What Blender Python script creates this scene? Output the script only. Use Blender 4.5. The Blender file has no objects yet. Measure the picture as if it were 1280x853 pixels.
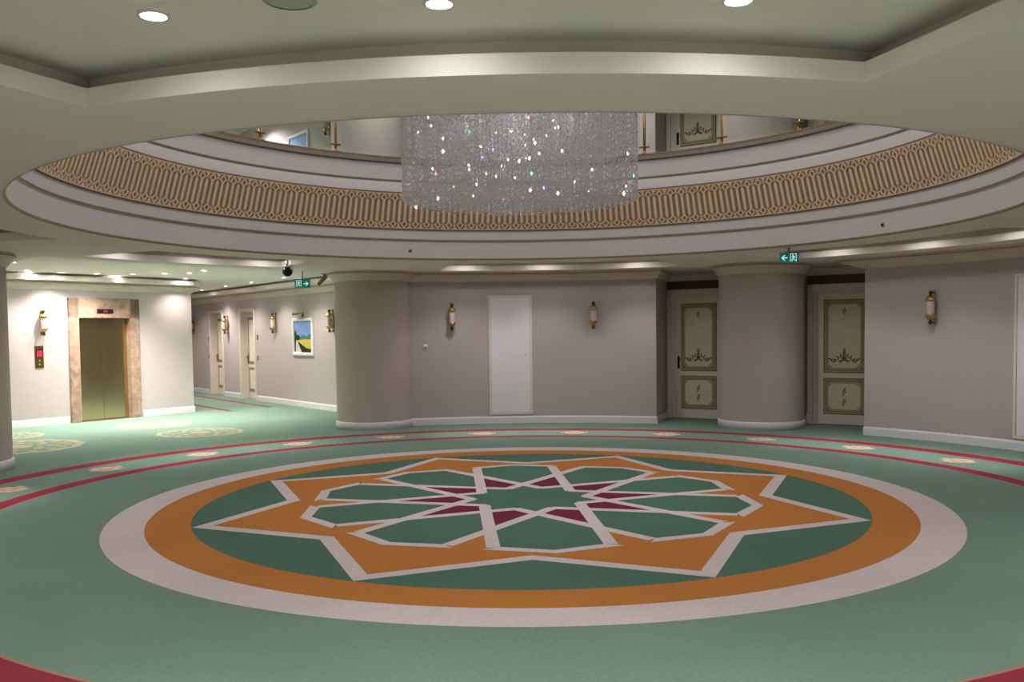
import bpy, bmesh, math, random
from math import sin, cos, pi, radians, degrees, atan2, hypot
from mathutils import Vector, Matrix
from mathutils.geometry import tessellate_polygon

random.seed(7)
S = bpy.context.scene
COL = S.collection

# ------------------------------------------------------------------ materials
def nodes_of(name):
    m = bpy.data.materials.new(name); m.use_nodes = True
    nt = m.node_tree
    return m, nt, nt.nodes['Principled BSDF']

def N(nt, kind, **kw):
    n = nt.nodes.new(kind)
    for k, v in kw.items():
        if k in n.inputs: n.inputs[k].default_value = v
        else: setattr(n, k, v)
    return n

def coords(nt, scale=(1, 1, 1)):
    tc = N(nt, 'ShaderNodeTexCoord'); mp = N(nt, 'ShaderNodeMapping')
    mp.inputs['Scale'].default_value = scale
    nt.links.new(tc.outputs['Object'], mp.inputs['Vector'])
    return mp.outputs['Vector']

def vary(nt, vec, col, amount, scale, detail=3.0, rough=.6):
    nz = N(nt, 'ShaderNodeTexNoise'); nz.inputs['Scale'].default_value = scale
    nz.inputs['Detail'].default_value = detail; nz.inputs['Roughness'].default_value = rough
    nt.links.new(vec, nz.inputs['Vector'])
    rp = N(nt, 'ShaderNodeMapRange')
    rp.inputs['From Min'].default_value = .25; rp.inputs['From Max'].default_value = .75
    rp.inputs['To Min'].default_value = 1 - amount; rp.inputs['To Max'].default_value = 1 + amount
    nt.links.new(nz.outputs['Fac'], rp.inputs['Value'])
    mx = N(nt, 'ShaderNodeVectorMath', operation='SCALE')
    if isinstance(col, tuple): mx.inputs[0].default_value = col[:3]
    else: nt.links.new(col, mx.inputs[0])
    nt.links.new(rp.outputs['Result'], mx.inputs['Scale'])
    return mx.outputs['Vector'], nz.outputs['Fac']

def bump(nt, b, fac, strength, dist=.01):
    bp = N(nt, 'ShaderNodeBump'); bp.inputs['Strength'].default_value = strength
    bp.inputs['Distance'].default_value = dist
    nt.links.new(fac, bp.inputs['Height']); nt.links.new(bp.outputs['Normal'], b.inputs['Normal'])

def lin(r, g, b):
    f = lambda c: c / 12.92 if c <= .04045 else ((c + .055) / 1.055) ** 2.4
    return (f(r / 255), f(g / 255), f(b / 255))

def plain(name, col, rough=.6, metal=0, amount=.04, scale=6, spec=.3):
    m, nt, b = nodes_of(name)
    v = coords(nt)
    c, f = vary(nt, v, col, amount, scale)
    nt.links.new(c, b.inputs['Base Color'])
    b.inputs['Roughness'].default_value = rough; b.inputs['Metallic'].default_value = metal
    b.inputs['Specular IOR Level'].default_value = spec
    return m

def carpet(name, col):
    m, nt, b = nodes_of(name)
    v = coords(nt)
    c1, _ = vary(nt, v, col, .07, .9, 4)
    c2, f2 = vary(nt, v, c1, .16, 45, 3, .7)
    c3, f3 = vary(nt, v, c2, .10, 190, 2)
    nt.links.new(c3, b.inputs['Base Color'])
    b.inputs['Roughness'].default_value = 1
    b.inputs['Specular IOR Level'].default_value = .03
    b.inputs['Sheen Weight'].default_value = .12
    b.inputs['Sheen Roughness'].default_value = .5
    bump(nt, b, f2, .35, .01)
    return m

def wallpaper(name, col):
    m, nt, b = nodes_of(name)
    v = coords(nt, (38, 38, 2.2))
    c1, f1 = vary(nt, v, col, .045, 2.0, 4)
    c2, f2 = vary(nt, coords(nt, (9, 9, 90)), c1, .02, 1.5, 2)
    nt.links.new(c2, b.inputs['Base Color'])
    b.inputs['Roughness'].default_value = .62
    b.inputs['Specular IOR Level'].default_value = .3
    bump(nt, b, f1, .12, .004)
    return m

def emitter(name, col, strength):
    m, nt, b = nodes_of(name)
    b.inputs['Base Color'].default_value = (*col, 1)
    b.inputs['Emission Color'].default_value = (*col, 1)
    b.inputs['Emission Strength'].default_value = strength
    return m

M = {}
M['green'] = carpet('carpet_sea_green', (.160, .262, .205))
M['dgreen'] = carpet('carpet_deep_green', (.064, .152, .106))
M['white'] = carpet('carpet_lilac_white', (.610, .530, .530))
M['orange'] = carpet('carpet_amber', (.475, .175, .028))
M['maroon'] = carpet('carpet_maroon', (.145, .008, .036))
M['red'] = carpet('carpet_crimson', (.270, .018, .045))
M['gold'] = carpet('carpet_gold', (.50, .33, .13))
M['pink'] = carpet('carpet_rose_cream', (.62, .40, .33))
M['cream_c'] = carpet('carpet_cream', (.62, .56, .42))
M['hall'] = carpet('carpet_corridor_green', (.150, .230, .180))
M['pale'] = carpet('carpet_pale_straw', (.40, .43, .30))
M['palegold'] = carpet('carpet_pale_gold', (.40, .35, .19))
M['palerose'] = carpet('carpet_pale_rose', (.42, .35, .27))
M['hallred'] = carpet('carpet_corridor_red', (.17, .035, .045))
M['edge'] = carpet('carpet_ring_edging', (.40, .20, .13))
M['wall'] = wallpaper('wallpaper_mauve_beige', (.500, .440, .425))
M['column'] = wallpaper('wallpaper_column_beige', (.495, .430, .395))
M['header'] = plain('dark_brown_header', (.10, .065, .05), .6)
M['ceil'] = plain('ceiling_paint', (.89, .815, .765), .8, amount=.015, scale=2)
M['crown'] = plain('crown_cream_paint', (.67, .575, .49), .55, amount=.02)
M['base'] = plain('baseboard_white_paint', (.74, .72, .75), .35, amount=.02)
M['plaster'] = plain('moulding_white_paint', (.610, .575, .580), .5, amount=.02)
M['goldline'] = plain('gold_bead_paint', (.26, .175, .11), .45, amount=.1, scale=20)
M['band'] = plain('frieze_brown_ground', (.330, .225, .140), .6, amount=.06)
M['relief'] = plain('frieze_cream_relief', (.86, .68, .48), .45, amount=.05)
M['brass'] = plain('polished_brass', (.62, .44, .17), .26, 1, .08, 30)
M['darkbrass'] = plain('aged_brass', (.30, .19, .07), .35, 1, .1, 30)
M['finial'] = plain('blackened_brass', (.07, .045, .02), .3, .6)
M['lift'] = plain('lift_door_bronze', (.58, .45, .27), .24, 1, .05, 3)
M['doorpaint'] = plain('door_cream_paint', (.74, .66, .58), .45, amount=.03)
M['leafpaint'] = plain('door_leaf_cream', (.78, .70, .62), .4, amount=.03)
M['olive'] = plain('door_panel_olive', (.27, .195, .10), .5, amount=.12, scale=14)
M['olive2'] = plain('door_panel_tan', (.47, .37, .22), .5, amount=.1, scale=14)
M['field'] = plain('door_panel_field', (.76, .68, .56), .5, amount=.05, scale=10)
M['motif'] = plain('painted_motif_dark', (.15, .12, .085), .6)
M['hatch'] = plain('hatch_white_paint', (.83, .79, .82), .4, amount=.015)
M['black'] = plain('black_plastic', (.012, .012, .016), .3)
M['grey'] = plain('grey_plastic', (.32, .31, .28), .4)
M['lightgrey'] = plain('white_plastic', (.78, .76, .72), .4)
M['chrome'] = plain('chrome', (.8, .8, .8), .2, 1)
M['grille'] = plain('speaker_grille_paint', (.50, .485, .44), .8, amount=.05, scale=60)
M['shade'] = plain('frosted_glass_shade', (.60, .50, .45), .3, amount=.02)
M['frame'] = plain('picture_frame_white', (.80, .78, .74), .4)
M['redglow'] = emitter('red_display', (.62, .01, .05), .55)
M['signgreen'] = emitter('sign_green', (.0, .12, .11), .4)
M['signwhite'] = emitter('sign_white', (.55, .9, .85), .55)
M['lens'] = emitter('lamp_lens', (1, .955, .96), 110)
M['p_sky'] = plain('painting_sky', lin(130, 160, 215), .6, amount=.25, scale=9)
M['p_hill'] = plain('painting_hill', lin(70, 130, 120), .6, amount=.2, scale=12)
M['p_field'] = plain('painting_field', lin(205, 185, 85), .6, amount=.2, scale=12)
M['p_dark'] = plain('painting_tree', lin(35, 45, 30), .6, amount=.3, scale=14)
M['p_path'] = plain('painting_path', lin(205, 205, 200), .6, amount=.15, scale=14)

def marble():
    m, nt, b = nodes_of('rose_marble')
    v = coords(nt)
    nz = N(nt, 'ShaderNodeTexNoise'); nz.inputs['Scale'].default_value = 5; nz.inputs['Detail'].default_value = 8
    nz.inputs['Distortion'].default_value = 1.5
    nt.links.new(v, nz.inputs['Vector'])
    cr = N(nt, 'ShaderNodeValToRGB')
    cr.color_ramp.elements[0].color = (.25, .155, .105, 1); cr.color_ramp.elements[0].position = .3
    cr.color_ramp.elements[1].color = (.43, .315, .24, 1); cr.color_ramp.elements[1].position = .68
    nt.links.new(nz.outputs['Fac'], cr.inputs['Fac'])
    nt.links.new(cr.outputs['Color'], b.inputs['Base Color'])
    b.inputs['Roughness'].default_value = .3
    return m
M['marble'] = marble()

def glass(name, tint, refl):
    m = bpy.data.materials.new(name); m.use_nodes = True
    nt = m.node_tree; nt.nodes.clear()
    out = N(nt, 'ShaderNodeOutputMaterial'); mix = N(nt, 'ShaderNodeMixShader')
    tr = N(nt, 'ShaderNodeBsdfTransparent'); tr.inputs['Color'].default_value = (*tint, 1)
    gl = N(nt, 'ShaderNodeBsdfGlossy'); gl.inputs['Roughness'].default_value = .05
    fr = N(nt, 'ShaderNodeFresnel'); fr.inputs['IOR'].default_value = refl
    nt.links.new(fr.outputs[0], mix.inputs[0]); nt.links.new(tr.outputs[0], mix.inputs[1]); nt.links.new(gl.outputs[0], mix.inputs[2])
    nt.links.new(mix.outputs[0], out.inputs['Surface'])
    return m
M['glass'] = glass('balustrade_glass', (.90, .93, .91), 1.35)

def crystal():
    m, nt, b = nodes_of('cut_crystal')
    v = coords(nt)
    c, f = vary(nt, v, (.86, .84, .85), .08, 40)
    nt.links.new(c, b.inputs['Base Color'])
    b.inputs['Roughness'].default_value = .16
    b.inputs['Transmission Weight'].default_value = .25
    b.inputs['IOR'].default_value = 1.5
    out = nt.nodes['Material Output']
    tr = N(nt, 'ShaderNodeBsdfTransparent'); tr.inputs['Color'].default_value = (.97, .97, 1, 1)
    mix = N(nt, 'ShaderNodeMixShader'); mix.inputs[0].default_value = .46
    nt.links.new(tr.outputs[0], mix.inputs[1]); nt.links.new(b.outputs[0], mix.inputs[2]); nt.links.new(mix.outputs[0], out.inputs['Surface'])
    return m
M['crystal'] = crystal()
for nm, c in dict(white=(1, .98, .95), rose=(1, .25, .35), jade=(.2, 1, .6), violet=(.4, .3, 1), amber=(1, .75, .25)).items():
    M['spark_' + nm] = emitter('glint_bead_' + nm, c, 5 if nm == 'white' else 2.2)  # emissive colours paint the sparkle and dispersion of the cut crystal

# ------------------------------------------------------------------ mesh builder
class MB:
    def __init__(s): s.v = []; s.f = []; s.mi = []; s.sm = []
    def add(s, vs, fs, mat=0, smooth=False):
        o = len(s.v); s.v += [tuple(p) for p in vs]
        for f in fs: s.f.append([i + o for i in f]); s.mi.append(mat); s.sm.append(smooth)
    def box(s, x0, x1, y0, y1, z0, z1, mat=0):
        vs = [(x0, y0, z0), (x1, y0, z0), (x1, y1, z0), (x0, y1, z0), (x0, y0, z1), (x1, y0, z1), (x1, y1, z1), (x0, y1, z1)]
        s.add(vs, [(3, 2, 1, 0), (4, 5, 6, 7), (0, 1, 5, 4), (1, 2, 6, 5), (2, 3, 7, 6), (3, 0, 4, 7)], mat)
    def bevbox(s, x0, x1, y0, y1, z0, z1, b, mat=0):
        # box whose front (-y) edges are chamfered
        vs = [(x0, y1, z0), (x1, y1, z0), (x1, y1, z1), (x0, y1, z1), (x0, y0 + b, z0), (x1, y0 + b, z0), (x1, y0 + b, z1), (x0, y0 + b, z1),
              (x0 + b, y0, z0 + b), (x1 - b, y0, z0 + b), (x1 - b, y0, z1 - b), (x0 + b, y0, z1 - b)]
        s.add(vs, [(0, 1, 5, 4), (1, 2, 6, 5), (2, 3, 7, 6), (3, 0, 4, 7), (4, 5, 9, 8), (5, 6, 10, 9), (6, 7, 11, 10), (7, 4, 8, 11), (8, 9, 10, 11), (3, 2, 1, 0)], mat)
    def lathe(s, prof, n=24, c=(0, 0, 0), mat=0, smooth=True, axis='z', a0=0, a1=2 * pi):
        full = abs(a1 - a0 - 2 * pi) < 1e-6
        m = n if full else n + 1
        vs = []
        for i in range(m):
            a = a0 + (a1 - a0) * i / n
            for r, z in prof:
                p = (r * cos(a), r * sin(a), z)
                if axis == 'y': p = (p[0], p[2], p[1])
                if axis == 'x': p = (p[2], p[0], p[1])
                vs.append((p[0] + c[0], p[1] + c[1], p[2] + c[2]))
        k = len(prof); fs = []
        for i in range(n):
            j = (i + 1) % m
            for q in range(k - 1): fs.append((i * k + q, j * k + q, j * k + q + 1, i * k + q + 1))
        s.add(vs, fs, mat, smooth)
    def tube(s, pts, r, n=8, mat=0):
        pts = [Vector(p) for p in pts]; rs = r if isinstance(r, (list, tuple)) else [r] * len(pts)
        vs = []; up = None
        for i, p in enumerate(pts):
            t = (pts[min(i + 1, len(pts) - 1)] - pts[max(i - 1, 0)]).normalized()
            if up is None: up = Vector((0, 0, 1)) if abs(t.z) < .9 else Vector((1, 0, 0))
            a = t.cross(up).normalized(); b = a.cross(t).normalized(); up = b
            for k in range(n):
                w = 2 * pi * k / n; vs.append(p + (a * cos(w) + b * sin(w)) * rs[i])
        fs = [(i * n + k, i * n + (k + 1) % n, (i + 1) * n + (k + 1) % n, (i + 1) * n + k) for i in range(len(pts) - 1) for k in range(n)]
        fs += [tuple(range(n - 1, -1, -1)), tuple((len(pts) - 1) * n + k for k in range(n))]
        s.add(vs, fs, mat, True)
    def poly(s, pts, z, mat=0):
        s.add([(p[0], p[1], z) for p in pts], [tuple(range(len(pts)))], mat)
    def build(s, name, mats, parent=None, kind=None):
        me = bpy.data.meshes.new(name); me.from_pydata(s.v, [], s.f)
        for m in (mats if isinstance(mats, (list, tuple)) else [mats]): me.materials.append(m)
        me.polygons.foreach_set('material_index', s.mi); me.polygons.foreach_set('use_smooth', s.sm)
        me.update()
        bm = bmesh.new(); bm.from_mesh(me); bmesh.ops.recalc_face_normals(bm, faces=bm.faces); bm.to_mesh(me); bm.free()
        o = bpy.data.objects.new(name, me); COL.objects.link(o)
        if parent: o.parent = parent
        if kind: o['kind'] = kind
        return o

def tag(o, label, cat, group=None):
    o['label'] = label; o['category'] = cat
    if group: o['group'] = group
    return o
def thing(name, label, cat, loc, rotz=0, group=None):
    o = bpy.data.objects.new(name, None); COL.objects.link(o)
    o.location = loc; o.rotation_euler = (0, 0, rotz); o.empty_display_size = .1
    return tag(o, label, cat, group)
def struct_root(name, loc, rotz=0):
    o = bpy.data.objects.new(name, None); COL.objects.link(o)
    o.location = loc; o.rotation_euler = (0, 0, rotz); o['kind'] = 'structure'
    return o
def copy_thing(root, loc, rotz, label, group):
    r = root.copy(); COL.objects.link(r); r.location = loc; r.rotation_euler = (0, 0, rotz)
    r['label'] = label
    if group: r['group'] = group
    for ch in list(root.children):
        c = ch.copy(); COL.objects.link(c); c.parent = r
        for g in list(ch.children):
            d = g.copy(); COL.objects.link(d); d.parent = c
    return r

def P(r, th): return (r * cos(radians(th)), r * sin(radians(th)))
def arc(r, a, b, step=1.5):
    n = max(2, int(abs(b - a) / step) + 1)
    return [P(r, a + (b - a) * i / n) for i in range(n + 1)]
def offset(path, d, closed=False):
    # positive d: to the left of the direction of travel (into the room)
    out = []; n = len(path)
    for i, p in enumerate(path):
        a = Vector(path[i - 1]) if (i > 0 or closed) else None
        c = Vector(path[(i + 1) % n]) if (i < n - 1 or closed) else None
        p = Vector(p); ns = []
        if a is not None: t = (p - a).normalized(); ns.append(Vector((-t.y, t.x)))
        if c is not None: t = (c - p).normalized(); ns.append(Vector((-t.y, t.x)))
        if len(ns) == 2:
            m = (ns[0] + ns[1]).normalized(); k = max(.25, m.dot(ns[0])); q = p + m * (d / k)
        else: q = p + ns[0] * d
        out.append((q.x, q.y))
    return out
def sweep(mb, path, prof, mat=0, smooth=False, closed=False):
    # prof: list of (offset towards the room, z)
    rows = [offset(path, d, closed) for d, z in prof]; n = len(path); k = len(prof)
    vs = [(rows[q][i][0], rows[q][i][1], prof[q][1]) for i in range(n) for q in range(k)]
    fs = [(i * k + q, ((i + 1) % n) * k + q, ((i + 1) % n) * k + q + 1, i * k + q + 1) for i in range(n if closed else n - 1) for q in range(k - 1)]
    mb.add(vs, fs, mat, smooth)
    if not closed:
        mb.add(vs[:k], [tuple(range(k))], mat); mb.add(vs[-k:], [tuple(range(k))], mat)
def facing(direction):
    # rotation for a thing on a wall whose travel direction is given: local -Y looks into the room
    return atan2(-direction[1], -direction[0])

CEIL = 2.863     # underside of the ceiling and lip of the round opening
UP = 4.352       # gallery level
ZC = 3.055       # upper plane inside the sunk coffers
CROWN = [(0, 2.690), (.018, 2.692), (.024, 2.705), (.034, 2.712), (.058, 2.752), (.092, 2.790), (.10, 2.795), (.104, 2.812), (.118, 2.818), (.122, 2.836), (.122, CEIL - .003), (0, CEIL - .003)]
BASE = [(0, 0), (.020, 0), (.020, .105), (.016, .122), (.008, .135), (0, .137)]

# ------------------------------------------------------------------ plan of the storey
TH_R, TH_C = 41.9, 69.95          # ends of the curved walls beside the door alcove
RR, RC = 7.55, 7.67
AD = Vector((cos(radians(56.5)), sin(radians(56.5))))       # axis of the door alcove
AT = Vector((AD.y, -AD.x))
ALC = 8.72
def alc(s, d=ALC): q = AD * d + AT * s; return (q.x, q.y)
CORNER = Vector((-7.25, 11.14)); ED = Vector((-.6081, -.7939)); EN = Vector((.7939, -.6081))
CR0 = Vector((-3.871, 10.627)); CRD = Vector((-.5957, .8032)); CRN = Vector((-.8032, -.5957))
def cor(s, off=0): q = CR0 + CRD * s + CRN * off; return (q.x, q.y)
def elv(s, off=0): q = CORNER + ED * s + EN * off; return (q.x, q.y)

p_right = arc(RR, -62, TH_R)
e1 = P(RR, TH_R); e2 = P(RC, TH_C)
p_alc = [e1, alc(2.12), alc(-2.09), e2]
p_cent = arc(RC, TH_C, 108.5)
p_corr = [cor(-2.0), cor(13.2)]
p_cend = [cor(13.2), cor(13.2, 2.36)]
p_corl = [cor(13.2, 2.36), tuple(CORNER)]
p_elev = [tuple(CORNER), elv(5.6)]
p_fl = [elv(5.6), P(8.4, 163), P(7.67, 165)]
p_left = arc(7.67, 165, 240)
p_lob = [P(7.67, 240), (-3.9, -13.0), (3.6, -13.0), P(RR, -62)]

def wall(name, path, z0=0, z1=CEIL + .25, openings=(), t=.22, mat='wall'):
    """plain wall along a path; openings = (s0, s1, top) measured along a straight two-point path"""
    mb = MB()
    if not openings:
        fr = path; bk = offset(path, -t); n = len(path)
        vs = [(*p, z) for z in (z0, z1) for p in fr] + [(*p, z) for z in (z0, z1) for p in bk]
        fs = []
        for i in range(n - 1):
            fs += [(i, i + 1, n + i + 1, n + i), (2 * n + i + 1, 2 * n + i, 3 * n + i, 3 * n + i + 1), (n + i, n + i + 1, 3 * n + i + 1, 3 * n + i), (i + 1, i, 2 * n + i, 2 * n + i + 1)]
        fs += [(0, n, 3 * n, 2 * n), (n - 1, 2 * n - 1, 4 * n - 1, 3 * n - 1)]
        mb.add(vs, fs)
    else:
        a, b = Vector(path[0]), Vector(path[1]); L = (b - a).length; d = (b - a) / L; nl = Vector((-d.y, d.x))
        def blk(s0, s1, za, zb):
            c = [a + d * s0, a + d * s1, a + d * s1 - nl * t, a + d * s0 - nl * t]
            mb.add([(q.x, q.y, z) for z in (za, zb) for q in c], [(3, 2, 1, 0), (4, 5, 6, 7), (0, 1, 5, 4), (1, 2, 6, 5), (2, 3, 7, 6), (3, 0, 4, 7)])
        s = 0
        for (s0, s1, top) in sorted(openings):
            blk(s, s0, z0, z1); blk(s0, s1, z0 + top, z1); s = s1
        blk(s, L, z0, z1)
    return mb.build(name, M[mat], kind='structure')

def skirting(name, paths, z=0):
    mb = MB()
    for p in paths: sweep(mb, p, [(d, h + z) for d, h in BASE])
    return mb.build(name, M['base'], kind='structure')
def crown(name, paths, z=0):
    mb = MB()
    for p in paths:
        sweep(mb, p, [(d, h + z) for d, h in CROWN])
        sweep(mb, p, [(.100, 2.822 + z), (.127, 2.822 + z), (.127, 2.832 + z), (.100, 2.832 + z)], 1)
    return mb.build(name, [M['crown'], M['goldline']], kind='structure')

LIFT = (1.50, 2.62, 2.128)                      # opening of the lift in the foyer wall
CDA, CDB = (4.82, 5.81, 2.385), (7.23, 8.22, 2.385)  # corridor doors
cs = 2.0                                        # corridor path starts 2 m before CR0
def shift(o, d): return (o[0] + d, o[1] + d, o[2])

wall('wall_right', p_right)
wall('wall_alcove', p_alc)
wall('wall_centre', p_cent)
wall('wall_corridor_right', p_corr, openings=[shift(CDA, cs), shift(CDB, cs)], t=.3)
wall('wall_corridor_end', p_cend)
wall('wall_corridor_left', p_corl)
wall('wall_foyer', p_elev, openings=[LIFT], t=.3)
wall('wall_foyer_side', p_fl)
wall('wall_left', p_left)
wall('wall_lobby', p_lob)

def cut(a, b, segs, base, off=0):
    return [[base(s0, off), base(s1, off)] for s0, s1 in segs]
skirting('baseboard_right', [p_right])
skirting('baseboard_alcove', [[e1, alc(2.12)], [alc(-2.09), e2]])
skirting('baseboard_alcove_back', [[alc(.6), alc(-.55)]])
skirting('baseboard_centre', [p_cent])
skirting('baseboard_corridor_right', [[cor(-2), cor(4.72)], [cor(5.91), cor(7.13)], [cor(8.32), cor(13.2)]])
skirting('baseboard_corridor_left', [[cor(13.2, 2.36), tuple(CORNER), elv(1.262)]])
skirting('baseboard_foyer', [[elv(2.86), elv(5.6)]])
skirting('baseboard_left', [p_left])
crown('trim_1', [p_right + [e1] + p_alc[1:3] + p_cent])
crown('trim_2', [p_corr])
crown('trim_3', [[cor(13.2, 2.36)] + p_elev])
crown('trim_4', [p_left])

# gallery storey, the part that shows over the balustrade
wall('wall_gallery_right', arc(RR, 10, TH_R), UP - .1, UP + 2.9)
wall('wall_gallery_alcove', p_alc, UP - .1, UP + 2.9)
wall('wall_gallery_centre', p_cent, UP - .1, UP + 2.9)
wall('wall_gallery_corridor', p_corr, UP - .1, UP + 2.9)
wall('wall_gallery_corridor_end', p_cend, UP - .1, UP + 2.9)
wall('wall_gallery_corridor_left', p_corl, UP - .1, UP + 2.9)
wall('wall_gallery_foyer', p_elev, UP - .1, UP + 2.9)
wall('wall_gallery_left', [elv(5.6), P(8.4, 163)] + arc(7.67, 165, 260), UP - .1, UP + 2.9)
wall('wall_gallery_back', arc(7.67, 260, 370), UP - .1, UP + 2.9)
crown('trim_5', [p_alc[0:3] + p_cent], UP)
skirting('baseboard_gallery', [p_cent], UP)

# ------------------------------------------------------------------ floor with its woven pattern
def floor_mesh():
    mb = MB()
    G, DG, W, O, MA, RE, GO, PK, CRM, HA, HR, ED_, PA, PG, PG2 = range(15)
    outline = [P(9.2, -62)] + [P(9.2, a) for a in range(-60, 41, 5)] + [alc(2.4, 9.2), alc(-2.4, 9.2)] + [cor(-1, -.4), cor(13.4, -.4), cor(13.4, 2.7), cor(4, 2.7), elv(-.35, -.45), elv(6.2, -.4), P(9.2, 168)] + [P(9.2, a) for a in range(175, 241, 5)] + [(-4.6, -13.3), (4.4, -13.3)]
    tr = tessellate_polygon([[Vector((x, y, 0)) for x, y in outline]])
    mb.add([(x, y, 0) for x, y in outline], [tuple(t) for t in tr], G)
    def ring(r0, r1, z, m, k=240):
        vs = [(*P(r, 360 * i / k), z) for i in range(k) for r in (r0, r1)]
        mb.add(vs, [(2 * i, 2 * i + 1, (2 * i + 3) % (2 * k), (2 * i + 2) % (2 * k)) for i in range(k)], m)
    def disc(r, z, m, k=160, c=(0, 0), sx=1, rot=0):
        mb.poly([(c[0] + r * cos(2 * pi * i / k + rot), c[1] + r * sin(2 * pi * i / k + rot)) for i in range(k)], z, m)
    h = .0006
    # two crimson rings with thin gold edging
    ring(5.370, 5.634, h, ED_); ring(5.394, 5.612, 2 * h, RE)
    ring(6.378, 6.702, h, ED_); ring(6.400, 6.680, 2 * h, RE)
    # rosette
    ring(3.739, 4.097, h, W); ring(3.342, 3.739, h, O)
    disc(3.342, h, DG)
    T0 = 21.1
    def star(rt, rv, z, m):
        pts = []
        for k in range(8): pts += [P(rt, T0 + 45 * k), P(rv, T0 + 22.5 + 45 * k)]
        for k in range(16): mb.add([(0, 0, z), (*pts[k], z), (*pts[(k + 1) % 16], z)], [(0, 1, 2)], m)
    star(3.335, 2.545, 2 * h, W); star(3.335 * .945, 2.545 * .945, 3 * h, O)
    # ten petals, ten kites and the inner ten pointed star
    p = .482; hw = .058
    def X(al, pp, th):  # point of the line with normal angle al and distance pp in direction th
        r = pp / cos(radians(th - al)); return P(r, th)
    for k in range(10):
        f = T0 + 36 * k
        inn = P(p / cos(radians(54)), f)
        sl, sr = P(2.2, f + 13.3), P(2.2, f - 13.3); tip = P(2.315, f)
        xl, xr = P(p / cos(radians(72)), f + 18), P(p / cos(radians(72)), f - 18)
        mb.add([(*q, 4 * h) for q in (inn, xr, sr, tip, sl, xl)], [tuple(range(6))], DG)
        cl = P(p / cos(radians(36)), f + 18); in2 = P(p / cos(radians(54)), f + 36)
        mb.add([(*q, 4 * h) for q in (inn, xl, in2, cl)], [(0, 1, 2, 3)], MA)
    pts = []
    for k in range(10): pts += [P(p / cos(radians(54)), T0 + 36 * k), P(p / cos(radians(36)), T0 + 18 + 36 * k)]
    for k in range(20): mb.add([(0, 0, 4 * h), (*pts[k], 4 * h), (*pts[(k + 1) % 20], 4 * h)], [(0, 1, 2)], DG)
    lay = 5
    def strip(a, b, z, w=hw):
        a, b = Vector(a), Vector(b); t = (b - a).normalized(); n_ = Vector((-t.y, t.x)) * w
        mb.add([(*(a - n_ - t * 0), z), (*(b - n_), z), (*(b + n_), z), (*(a + n_), z)], [(0, 1, 2, 3)], W)
    for k in range(10):
        al = T0 - 54 + 36 * k
        for sg in (1, -1):
            a = X(al, p, al + sg * 35.0); rr = 2.17
            b = P(rr, al + sg * degrees(math.acos(p / rr)))
            strip(a, b, (lay + (.15 if sg > 0 else .3)) * h)
    for k in range(10):
        f = T0 + 36 * k; w = .052
        for sg in (1, -1):
            s0 = Vector(P(2.2, f + sg * 13.3)); tp = Vector(P(2.315, f))
            o0 = Vector(P(2.2 + w, f + sg * 14.9)); i0 = Vector(P(2.2 - w, f + sg * 11.6))
            o1 = Vector(P(2.315 + w * 1.05, f)); i1 = Vector(P(2.315 - w * 1.05, f))
            mb.add([(*q, (lay + .6) * h) for q in (i0, o0, o1, i1)], [(0, 1, 2, 3)], W)
    # small medallions between the rings
    def oval(th):
        c = Vector(P(6.03, th)); er = Vector((cos(radians(th)), sin(radians(th)))); et = Vector((-er.y, er.x))
        def blob(a, b, z, m, lob=0, amp=0, off=(0, 0), kk=48):
            q = []
            for i in range(kk):
                w_ = 2 * pi * i / kk; f = 1 + amp * cos(lob * w_)
                v = c + et * (off[0] + a * f * cos(w_)) + er * (off[1] + b * f * sin(w_)); q.append((v.x, v.y))
            mb.poly(q, z, m)
        blob(.215, .235, h, GO, 12, .03); blob(.200, .220, 2 * h, G, 12, .03); blob(.185, .200, 3 * h, PK, 10, .06)
        blob(.150, .165, 4 * h, CRM, 10, .07); blob(.118, .130, 5 * h, PK, 8, .10); blob(.08, .09, 6 * h, GO, 8, .14); blob(.045, .05, 7 * h, CRM, 6, .2)
        for sg in (-1, 1):
            blob(.028, .060, 8 * h, CRM, off=(sg * .212, 0), kk=16)
    for k in range(24): oval(20.6 + 15 * k)
    # large medallions of the foyer
    def big(c, R):
        def wreath(r0, r1, m, z, lob, amp):
            kk = 96; vs = []
            for i in range(kk):
                a = 2 * pi * i / kk; f = 1 + amp * cos(lob * a)
                vs += [(c[0] + r0 * f * cos(a), c[1] + r0 * f * sin(a), z), (c[0] + r1 * f * cos(a), c[1] + r1 * f * sin(a), z)]
            mb.add(vs, [(2 * i, 2 * i + 1, (2 * i + 3) % (2 * kk), (2 * i + 2) % (2 * kk)) for i in range(kk)], m)
        wreath(R * .93, R, PA, h, 12, .03); wreath(R * .86, R * .93, PG, h, 12, .03)
        wreath(R * .60, R * .66, PG, h, 8, .09); wreath(R * .34, R * .39, PG, h, 8, .15)
        for k in range(16):
            a = 2 * pi * k / 16; r = R * .76
            disc(R * .075, h, (PG, PG2)[k % 2], 14, (c[0] + r * cos(a), c[1] + r * sin(a)))
            disc(R * .05, 2 * h, PA, 10, (c[0] + r * cos(a), c[1] + r * sin(a)))
        for k in range(8):
            a = 2 * pi * (k + .5) / 8; r = R * .5
            disc(R * .085, h, (PG2, PA)[k % 2], 14, (c[0] + r * cos(a), c[1] + r * sin(a)))
        disc(R * .24, h, PG, 24, c); disc(R * .19, 2 * h, PA, 24, c); disc(R * .10, 3 * h, PG2, 16, c)
    big((-8.02, 5.03), .98); big((-5.68, 6.80), .74); big((-7.10, 8.35), .70); big((-9.05, 6.6), .62)
    # corridor runner
    a0, a1 = cor(.75, -.0), cor(.75, 0)
    mb.add([(*cor(2.3, .02), h), (*cor(13.2, .02), h), (*cor(13.2, 2.35), h), (*tuple(CORNER + Vector((.02, .05))), h)], [(0, 1, 2, 3)], HA)
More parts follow.
